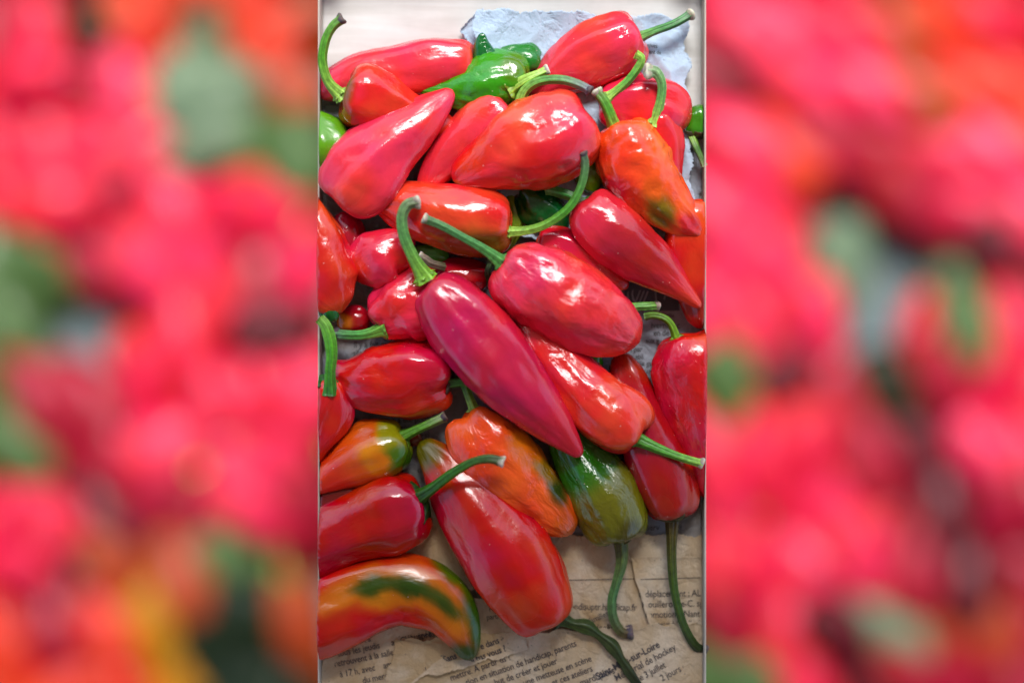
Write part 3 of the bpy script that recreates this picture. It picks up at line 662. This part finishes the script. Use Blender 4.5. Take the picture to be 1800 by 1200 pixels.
# main sheets: the upper one torn along its top and right edge, then the plain lining
r, sf, o0 = sheet('newspaper', 'cool-lit bluish newsprint with torn upper and right edges on the bare plywood, top right',
  ((838, 24), (1204, 34), (1216, 420), (800, 420)), .0016, .0120, 2, PAPER_TOP, nx=150, ny=150, curl=.0022, tear=1.1, sc=22)
text_lines(r, o0, sf, [('uctives', 1128, 88, 9, -3, 0), ('ment de', 1132, 99, 8, -3, 0)])
r, sf, o0 = sheet('newspaper', 'small curled scrap of torn newsprint left of the pointed green tip',
  ((806, 52), (846, 20), (850, 110), (812, 66)), .003, .004, 11, PAPER_TOP, nx=40, ny=40, curl=.003)
r, sf, o0 = sheet('newspaper', 'large grey newsprint sheet under the middle of the pile, text showing in the gaps',
  ((566, 186), (1232, 268), (1232, 1100), (566, 960)), .0006, .0022, 3, PAPER, nx=190, ny=220, curl=.001)
ln = [('Il y a fait mét', 622, 611, 13, 1, 0), ('silence, un c', 621, 626, 13, 1, 1), ("n'a été préparé", 690, 743, 13, 3, 0), ('tour de la', 706, 756, 12, 3, 0), ('par le cl', 716, 770, 12, 3, 0), ('ans une', 718, 786, 12, 3, 0),
      ('sur la ville', 1148, 557, 9, -2, 0), ('ivernes, c', 1144, 577, 13, 0, 0), ('en de pl', 1148, 590, 12, 0, 1), ('aux g', 1134, 603, 11, 0, 0), ('l par', 1108, 618, 11, 0, 1), ('abli', 1116, 631, 11, 0, 0), ('ille ga', 1120, 643, 11, 0, 0), ('acce', 1126, 656, 11, 0, 0), ('omm', 1132, 669, 11, 0, 0), ('er de', 1136, 682, 11, 0, 0),
      ('Club', 586, 208, 10, 2, 0), ('réserv', 1124, 931, 13, 0, 0), ('magne, auront', 1178, 926, 13, 0, 0), ('et nu', 1216, 904, 13, 0, 0), ('le jeu', 1214, 890, 13, 0, 0), ('an', 752, 810, 12, 4, 0), ('cette', 734, 830, 12, 4, 0)]
for k in range(9): ln.append((['la journée', 'du samedi', 'à la salle', 'des fêtes', 'ouverte à', 'tous les', 'habitants', 'du canton', 'à partir'][k], 1196, 286+k*9, 7, 4, 0))
text_lines(r, o0, sf, ln)
printed_patch('printed_photo', r, o0, sf, ((1096, 496), (1212, 500), (1206, 546), (1098, 547)))
sc_lines = [('///', 1116, 530, 24, -8, 0), ('((', 1104, 536, 26, 20, 0), ('|  /', 1150, 528, 20, 4, 0)]
t_ = text_lines(r, o0, sf, sc_lines, .0006); t_.name = 'printed_drawing'; t_.data.materials[0] = mat('pale_print', .7, (.4, .42, .48))[0]
r, sf2, o0 = sheet('newspaper', 'cream newsprint page with a thin ruled line under the two drooping stems',
  ((880, 936), (1250, 938), (1256, 1130), (860, 1120)), .0030, .0016, 5, PAPER_TAN, nx=150, ny=90, curl=.001)
text_lines(r, o0, sf2, [('vendisuptr.handicap.fr', 996, 1069, 13.5, -1, 0), ('bricoliques.', 1036, 1106, 14, -1, 0), ('réunion des A', 1014, 1121, 14, -2, 0)])
def rule(root, o0, surf, x0, y0, x1, y1, w, name='ruled_line'):
    n = 80; V = []; F = []
    for i in range(n+1):
        u = i/n
        for s in (-1, 1):
            px = x0+(x1-x0)*u; py = y0+(y1-y0)*u+s*w/2; x = (px-900)*PX; y = (600-py)*PX
            V.append(Vector((x, y, surf(x, y)+.0004))-o0)
    for i in range(n): F.append((2*i, 2*i+1, 2*i+3, 2*i+2))
    mesh_obj(name, V, F, INK, root)
rule(r, o0, sf2, 990, 1018, 1229, 1013, 1.3)
r, sf3, o0 = sheet('newspaper', 'folded newsprint column printed with a club notice under the longest drooping stem',
  ((1106, 976), (1250, 976), (1252, 1092), (1142, 1106)), .0052, .0016, 8, PAPER_TAN, nx=80, ny=70, curl=.0015, tear=.35)
rule(r, o0, sf3, 1116, 1016, 1229, 1013, 1.3)
text_lines(r, o0, sf3, [('n déplacement ; ALSS U', 1122, 1047, 13.5, 1, 0), ('Mouilleron-le-C. sportif à 17 h', 1127, 1065, 13.5, 1, 0), ('romotion à Nantes ; AS', 1133, 1083, 13.5, 1, 0), ("onneur à la salle, Le", 1140, 1099, 12, 1, 0)])
r, sf4, o0 = sheet('newspaper', 'crumpled brown newsprint page at the very bottom with slanting text and a bold heading',
  ((700, 1118), (1240, 1092), (1240, 1230), (660, 1240)), .0065, .0055, 6, PAPER_BROWN, nx=170, ny=80, curl=.0016, tear=1.2, sc=13)
bl = [('Sans attendre dans les quotidiens,', 1, 0), ('pourquoi pas vous ?', 1, 0), ('mettre. A partir ds ?', 0, 0), ('tion en situation de handicap, parents', 0, 23), ('but de créer et jouer', 0, 70), ('une metteuse en scène', 0, 117), ('et ces ateliers', 0, 164), ('mardi (hors', 0, 210)]
ln = [(q, 782+5.8*i+d*.94, 1160+16*i-d*.342, 13.2, 20, b_) for i, (q, b_, d) in enumerate(bl)]
ln += [('Saint-Mars-sur-Loire', 1050, 1190, 14.5, 28, 1), ('Mémorial de hockey', 1082, 1193, 14, 28, 0), ('le 3 juillet', 1122, 1193, 13.5, 28, 0), ('2 jours et', 1162, 1193, 13.5, 28, 0)]
text_lines(r, o0, sf4, ln)
r, sf5, o0 = sheet('newspaper', 'torn tan newsprint flap below the banana-shaped pepper at the bottom left',
  ((566, 1096), (880, 1040), (930, 1135), (566, 1240)), .0055, .0065, 9, PAPER_BROWN, nx=110, ny=70, curl=.0016, tear=1.2, sc=14)
text_lines(r, o0, sf5, [('amis du Centre social', 676, 1170, 13, 12, 0), ('au Club, après', 690, 1130, 13, 12, 0), ('journée', 720, 1122, 13, 12, 0), ('du mercredi, de 10 h', 640, 1196, 13, 12, 0), ('à 17 h, avec', 600, 1186, 13, 12, 0), ('particip', 856, 1086, 11, 8, 0), ('retrouvent à la salle', 590, 1168, 13, 12, 0), ('tous les jeudis', 596, 1150, 13, 12, 0), ('ouvert à', 610, 1132, 13, 12, 0), ('des aînés', 760, 1096, 12, 12, 0), ('partage', 860, 1068, 12, 8, 0)])
r, sf6, o0 = sheet('newspaper', 'narrow tan paper fold lying along the lower right side of the large red pepper',
  ((840, 985), (1010, 1060), (1065, 1150), (850, 1092)), .0055, .0025, 14, PAPER_TAN, nx=60, ny=60, curl=.0014)
text_lines(r, o0, sf6, [('et pour les familles', 985, 1118, 12, 25, 0)])

r, sf7, o0 = sheet('newspaper', 'shadowed brown newsprint crease between the deep red pepper and the large bottom one',
  ((640, 940), (790, 850), (905, 1010), (700, 1080)), .0040, .0050, 17, PAPER_BROWN, nx=60, ny=60, curl=.0014)
# ------------------------------------------------------------------ stand, lower crates and their peppers
ground = box('ground', -60, 60, -60, 60, -2.25, -2.20, mat('trodden_ground', .9, (.16, .14, .12))[0], bev=0); ground['kind'] = 'structure'
st = thing('display_stand', 'narrow wooden stand carrying the pale crate', 'stand', (0, 0, -2.2))
box('top_board', -.15, .15, -.30, .30, 2.172, 2.192, CRATE_WOOD, st)
for sx in (-1, 1):
    for sy in (-1, 1): box('leg', sx*.12-.02, sx*.12+.02, sy*.26-.02, sy*.26+.02, 0, 2.171, CRATE_WOOD, st)
ZL = -1.75
for side in (-1, 1):
    w = 'left' if side < 0 else 'right'
    lc = thing('large_crate', f'large brown crate of peppers standing lower down on the {w}, out of focus', 'crate', (side*.66, 0, ZL-.14))
    x0, x1 = -.46, .40
    if side > 0: x0, x1 = -.40, .46
    box('floor_board', x0, x1, -.72, .72, 0, .02, CRATE_WOOD, lc)
    box('side_panel', x0-.018, x0, -.72, .72, 0, .26, CRATE_WOOD, lc); box('side_panel', x1, x1+.018, -.72, .72, 0, .26, CRATE_WOOD, lc)
    box('end_panel', x0-.018, x1+.018, .72, .738, 0, .26, CRATE_WOOD, lc); box('end_panel', x0-.018, x1+.018, -.738, -.72, 0, .26, CRATE_WOOD, lc)
    for sx in (x0+.03, x1-.03):
        for sy in (-.69, .69): box('leg', sx-.03, sx+.03, sy-.03, sy+.03, -.31, -.0005, CRATE_WOOD, lc)
    # newspaper lining
    o0 = Vector((side*.66, 0, ZL-.118)); rt = thing('newspaper', f'grey newsprint lining the out-of-focus crate on the {w}', 'newspaper', o0)
    V = []; F = []; n = 60
    for j in range(n+1):
        for i in range(n+1):
            x = x0+.004+(x1-x0-.008)*i/n; y = -.715+1.43*j/n; V.append((x, y, .012+crumple(x, y, .02, 5+side, 7)))
    for j in range(n):
        for i in range(n): a = j*(n+1)+i; F.append((a, a+1, a+n+2, a+n+1))
    mesh_obj('page', V, F, PAPER_LOW, rt)
# colour of the produce at anchor points of the photograph (px, py, kind)
K = {'r': (194, 12, 32), 'p': (208, 34, 58), 'c': (140, 1, 18), 'd': (78, 1, 8), 'o': (196, 56, 12), 'y': (172, 118, 8), 'g': (62, 88, 42), 'k': (18, 34, 12), 'b': (150, 60, 14), 't': (92, 112, 84)}  # pink holds blurred highlights; darkest red and green hold shade between the pods
NAMES = {'r': ('red_pepper', 'red'), 'p': ('red_pepper', 'highlight-tinted red'), 'c': ('red_pepper', 'crimson'), 'd': ('dark_red_pepper', 'shade-darkened red'), 'o': ('orange_pepper', 'orange'), 'y': ('yellow_pepper', 'yellow'),
         'g': ('green_pepper', 'green'), 'k': ('green_pepper', 'shade-darkened green'), 'b': ('orange_pepper', 'brown-orange'), 't': ('green_pepper', 'pale green')}
LEFT = [(30, 20, 'c'), (90, 70, 'r'), (40, 200, 'r'), (205, 40, 'k'), (110, 150, 'c'), (250, 180, 'p'), (260, 240, 'p'), (300, 20, 'o'), (350, 60, 't'), (370, 130, 't'), (420, 210, 't'), (465, 260, 'g'), (450, 100, 'b'), (440, 20, 'o'), (540, 60, 'b'), (540, 190, 'k'), (500, 140, 'b'),
  (130, 300, 'r'), (40, 340, 'r'), (170, 400, 'c'), (330, 350, 'p'), (250, 420, 'r'), (310, 480, 'p'), (430, 380, 'r'), (540, 330, 'p'), (540, 440, 'p'), (20, 470, 'g'), (5, 560, 'g'), (10, 650, 'g'), (150, 480, 'c'),
  (150, 580, 'x'), (200, 560, 'x'), (110, 625, 'x'), (220, 620, 'x'), (10, 800, 'g'), (350, 570, 'r'), (480, 545, 'd'), (450, 500, 'c'), (300, 640, 'r'), (400, 700, 'r'), (500, 680, 'p'), (550, 760, 'd'), (120, 720, 'c'), (240, 730, 'p'), (190, 800, 'c'), (200, 880, 'd'), (60, 770, 'c'), (400, 850, 'p'), (300, 900, 'c'), (490, 840, 'p'), (540, 910, 'c'),
  (20, 900, 'r'), (60, 950, 'r'), (140, 970, 'd'), (30, 1050, 'c'), (30, 1140, 'o'), (380, 970, 'x'), (540, 1000, 'x'), (440, 1020, 'g'), (250, 1030, 'b'), (160, 1080, 'o'), (130, 1160, 'o'), (280, 1080, 'y'), (310, 1130, 'y'), (230, 1170, 'o'), (400, 1100, 'k'), (500, 1060, 'k'), (510, 1150, 'b'), (430, 1170, 'k')]
RIGHT = [(1250, 60, 'c'), (1270, 20, 'p'), (1320, 60, 'p'), (1400, 90, 'p'), (1450, 20, 'r'), (1450, 160, 'p'), (1560, 90, 'c'), (1640, 120, 'b'), (1630, 20, 'o'), (1580, 30, 'b'), (1740, 60, 'r'), (1770, 190, 'o'), (1690, 150, 'o'), (1600, 220, 'p'), (1690, 270, 'p'), (1340, 200, 'd'), (1420, 240, 'd'), (1400, 310, 'o'), (1510, 290, 'c'), (1260, 250, 'p'), (1310, 320, 'p'), (1620, 350, 'c'), (1760, 350, 'p'), (1730, 420, 'c'), (1770, 480, 'd'),
  (1300, 420, 'p'), (1400, 420, 'r'), (1260, 500, 'p'), (1400, 520, 'p'), (1310, 580, 'r'), (1450, 580, 'p'), (1470, 350, 'x'), (1540, 420, 'x'), (1530, 440, 't'), (1600, 470, 'x'), (1680, 490, 't'), (1640, 430, 'x'), (1590, 540, 'x'), (1540, 640, 'x'), (1570, 700, 'k'), (1690, 540, 'g'),
  (1660, 600, 'r'), (1770, 620, 'r'), (1620, 680, 'c'), (1770, 730, 'p'), (1700, 740, 'p'), (1620, 800, 'd'), (1680, 880, 'd'), (1740, 860, 'c'), (1770, 930, 'c'), (1300, 700, 'g'), (1360, 730, 'd'), (1260, 780, 'r'), (1450, 700, 'c'), (1350, 850, 'r'), (1260, 880, 'p'), (1450, 830, 'r'), (1440, 930, 'p'), (1530, 850, 'c'), (1330, 980, 'r'), (1480, 1020, 'p'), (1400, 1080, 'r'), (1270, 1080, 'c'), (1560, 950, 'r'), (1640, 980, 'c'), (1720, 1040, 'd'),
  (1260, 1150, 'g'), (1330, 1180, 'g'), (1560, 1090, 't'), (1640, 1120, 'b'), (1720, 1140, 'b'), (1500, 1160, 'd'), (1620, 1190, 'c'), (1430, 1170, 'r'), (1780, 1190, 'c')]
def lower_pepper(px, py, kind, zc, ang, L, Rr, seed, w, stem):
    rnd = random.Random(seed); nm, cn = NAMES[kind]
    sc = (H-zc)/H*PX; c = P(px, py, zc); o0 = c-Vector((0, 0, Rr*.85))
    bend = rnd.uniform(-.25, .25); tl = rnd.uniform(-.03, .03)
    spine = []
    for f, q in ((0, .75), (.12, 1.0), (.4, 1.0), (.7, .72), (.9, .36), (1, .12)):
        s = (f-.45)*L; b = bend*L*((f-.5)**2)
        x = c.x+s*math.cos(ang)-b*math.sin(ang); y = c.y+s*math.sin(ang)+b*math.cos(ang)
        z = zc+tl*(f-.5); spine.append((900+x*H/(H-z)/PX, 600-y*H/(H-z)/PX, Rr*q/(PX*(H-z)/H)))
    pos = ['at its far end', 'in its far half', 'around its middle', 'in its near half', 'at its near end'][min(4, max(0, int(py/240)))]
    lab = f'out-of-focus {cn} pepper in the lower crate on the {w}, {pos}'
    root = thing(nm, lab, 'pepper', o0, f'blurred {cn} peppers of the lower {w} crate, {pos}')
    V, F, cols, fr = body_mesh(spine, zc-tl/2, zc+tl/2, lin(K[kind]), [], 3, .07, 1.0, seed, .8, 16, 20, o0, 0, 1)
    mesh_obj('body', V, F, DULL, root, cols=cols, skin=fr[5])
    if stem:
        C, R_, T, A, B, _ = fr; p = C[0]+T[0]*R_[0]*.1; d = -T[0]
        pts = [(*p, .007), (*(p+d*.03+Vector((0, 0, .004))), .0055), (*(p+d*.06+A[0]*.012+Vector((0, 0, .012))), .0055)]
        V, F, cols, _ = tube_mesh(pts, (G1, G2, G3), o0, seed, segs=10, rings=8)
        mesh_obj('stem', V, F, STEM, root, cols=cols)
cnt = 0
for side, anchors in ((-1, LEFT), (1, RIGHT)):
    w = 'left' if side < 0 else 'right'
    X0, X1 = (-60, 560) if side < 0 else (1240, 1860)
    # under layer, then the top layer at the anchors and between them
    for layer, (stp, z) in enumerate(((112, ZL-.06), (92, ZL))):
        y = -60; row = 0
        while y < 1270:
            x = X0+(stp*.5 if row % 2 else 0)
            while x < X1:
                jx, jy = x+random.uniform(-12, 12), y+random.uniform(-12, 12)
                k = min(anchors, key=lambda a: (a[0]-jx)**2+(a[1]-jy)**2)[2]
                if k != 'x':
                    if side > 0 and y < 420: ang = math.radians(-38+random.uniform(-12, 12))
                    elif side > 0: ang = math.radians(-70+random.uniform(-30, 30))
                    else: ang = math.radians(random.choice((-60, 25, 110))+random.uniform(-25, 25))
                    if random.random() < .5: ang += math.pi
                    lower_pepper(jx, jy, k, z+random.uniform(-.02, .02), ang, random.uniform(.17, .20), random.uniform(.050, .057), 500+cnt, w, layer == 1 and random.random() < .25)
                    cnt += 1
                x += stp
            y += stp*.86 if layer == 0 else stp*1.15; row += 1
print('LOWER', cnt)
# ------------------------------------------------------------------ added and unseen: roof cloth dims the near half, back cloth cuts haze
m, t, b = mat('tan_canvas', .85, (.56, .48, .38))
aw = thing('added_awning', 'unseen tan roof cloth added to shade the near end of the crate', 'added_awning', (0, 0, -2.2))
AY = 1.42
V = []; F = []; n = 24
for j in range(n+1):
    for i in range(n+1):
        x = -2.2+4.4*i/n; y = -2.6+(AY+2.6)*j/n
        V.append((x, y, 4.15+.05*math.sin(i*.9)+.12*(1-j/n)))
for j in range(n):
    for i in range(n): a = j*(n+1)+i; F.append((a, a+1, a+n+2, a+n+1))
c = mesh_obj('canvas', V, F, m, aw); c.modifiers.new('thickness', 'SOLIDIFY').thickness = .004
V = []; F = []; n = 40
for i in range(n+1):
    u = i/n
    # unseen dark back cloth, added to keep sky haze off the skins
    x, y = -2.2+4.4*u, -2.55
    w_ = .03*math.sin(i*2.1)
    V += [(x+w_, y+w_, .05), (x+w_, y+w_, 4.08)]
for i in range(n): F.append((2*i, 2*i+2, 2*i+3, 2*i+1))
c = mesh_obj('added_curtain', V, F, mat('brown_curtain_canvas', .9, (.34, .25, .18))[0], aw); c.modifiers.new('thickness', 'SOLIDIFY').thickness = .004
for x in (-2.15, 2.15):
    for y in (-2.5, AY-.05): box('pole', x-.02, x+.02, y-.02, y+.02, 0, 4.25 if y < 0 else 4.14, CRATE_WOOD, aw)
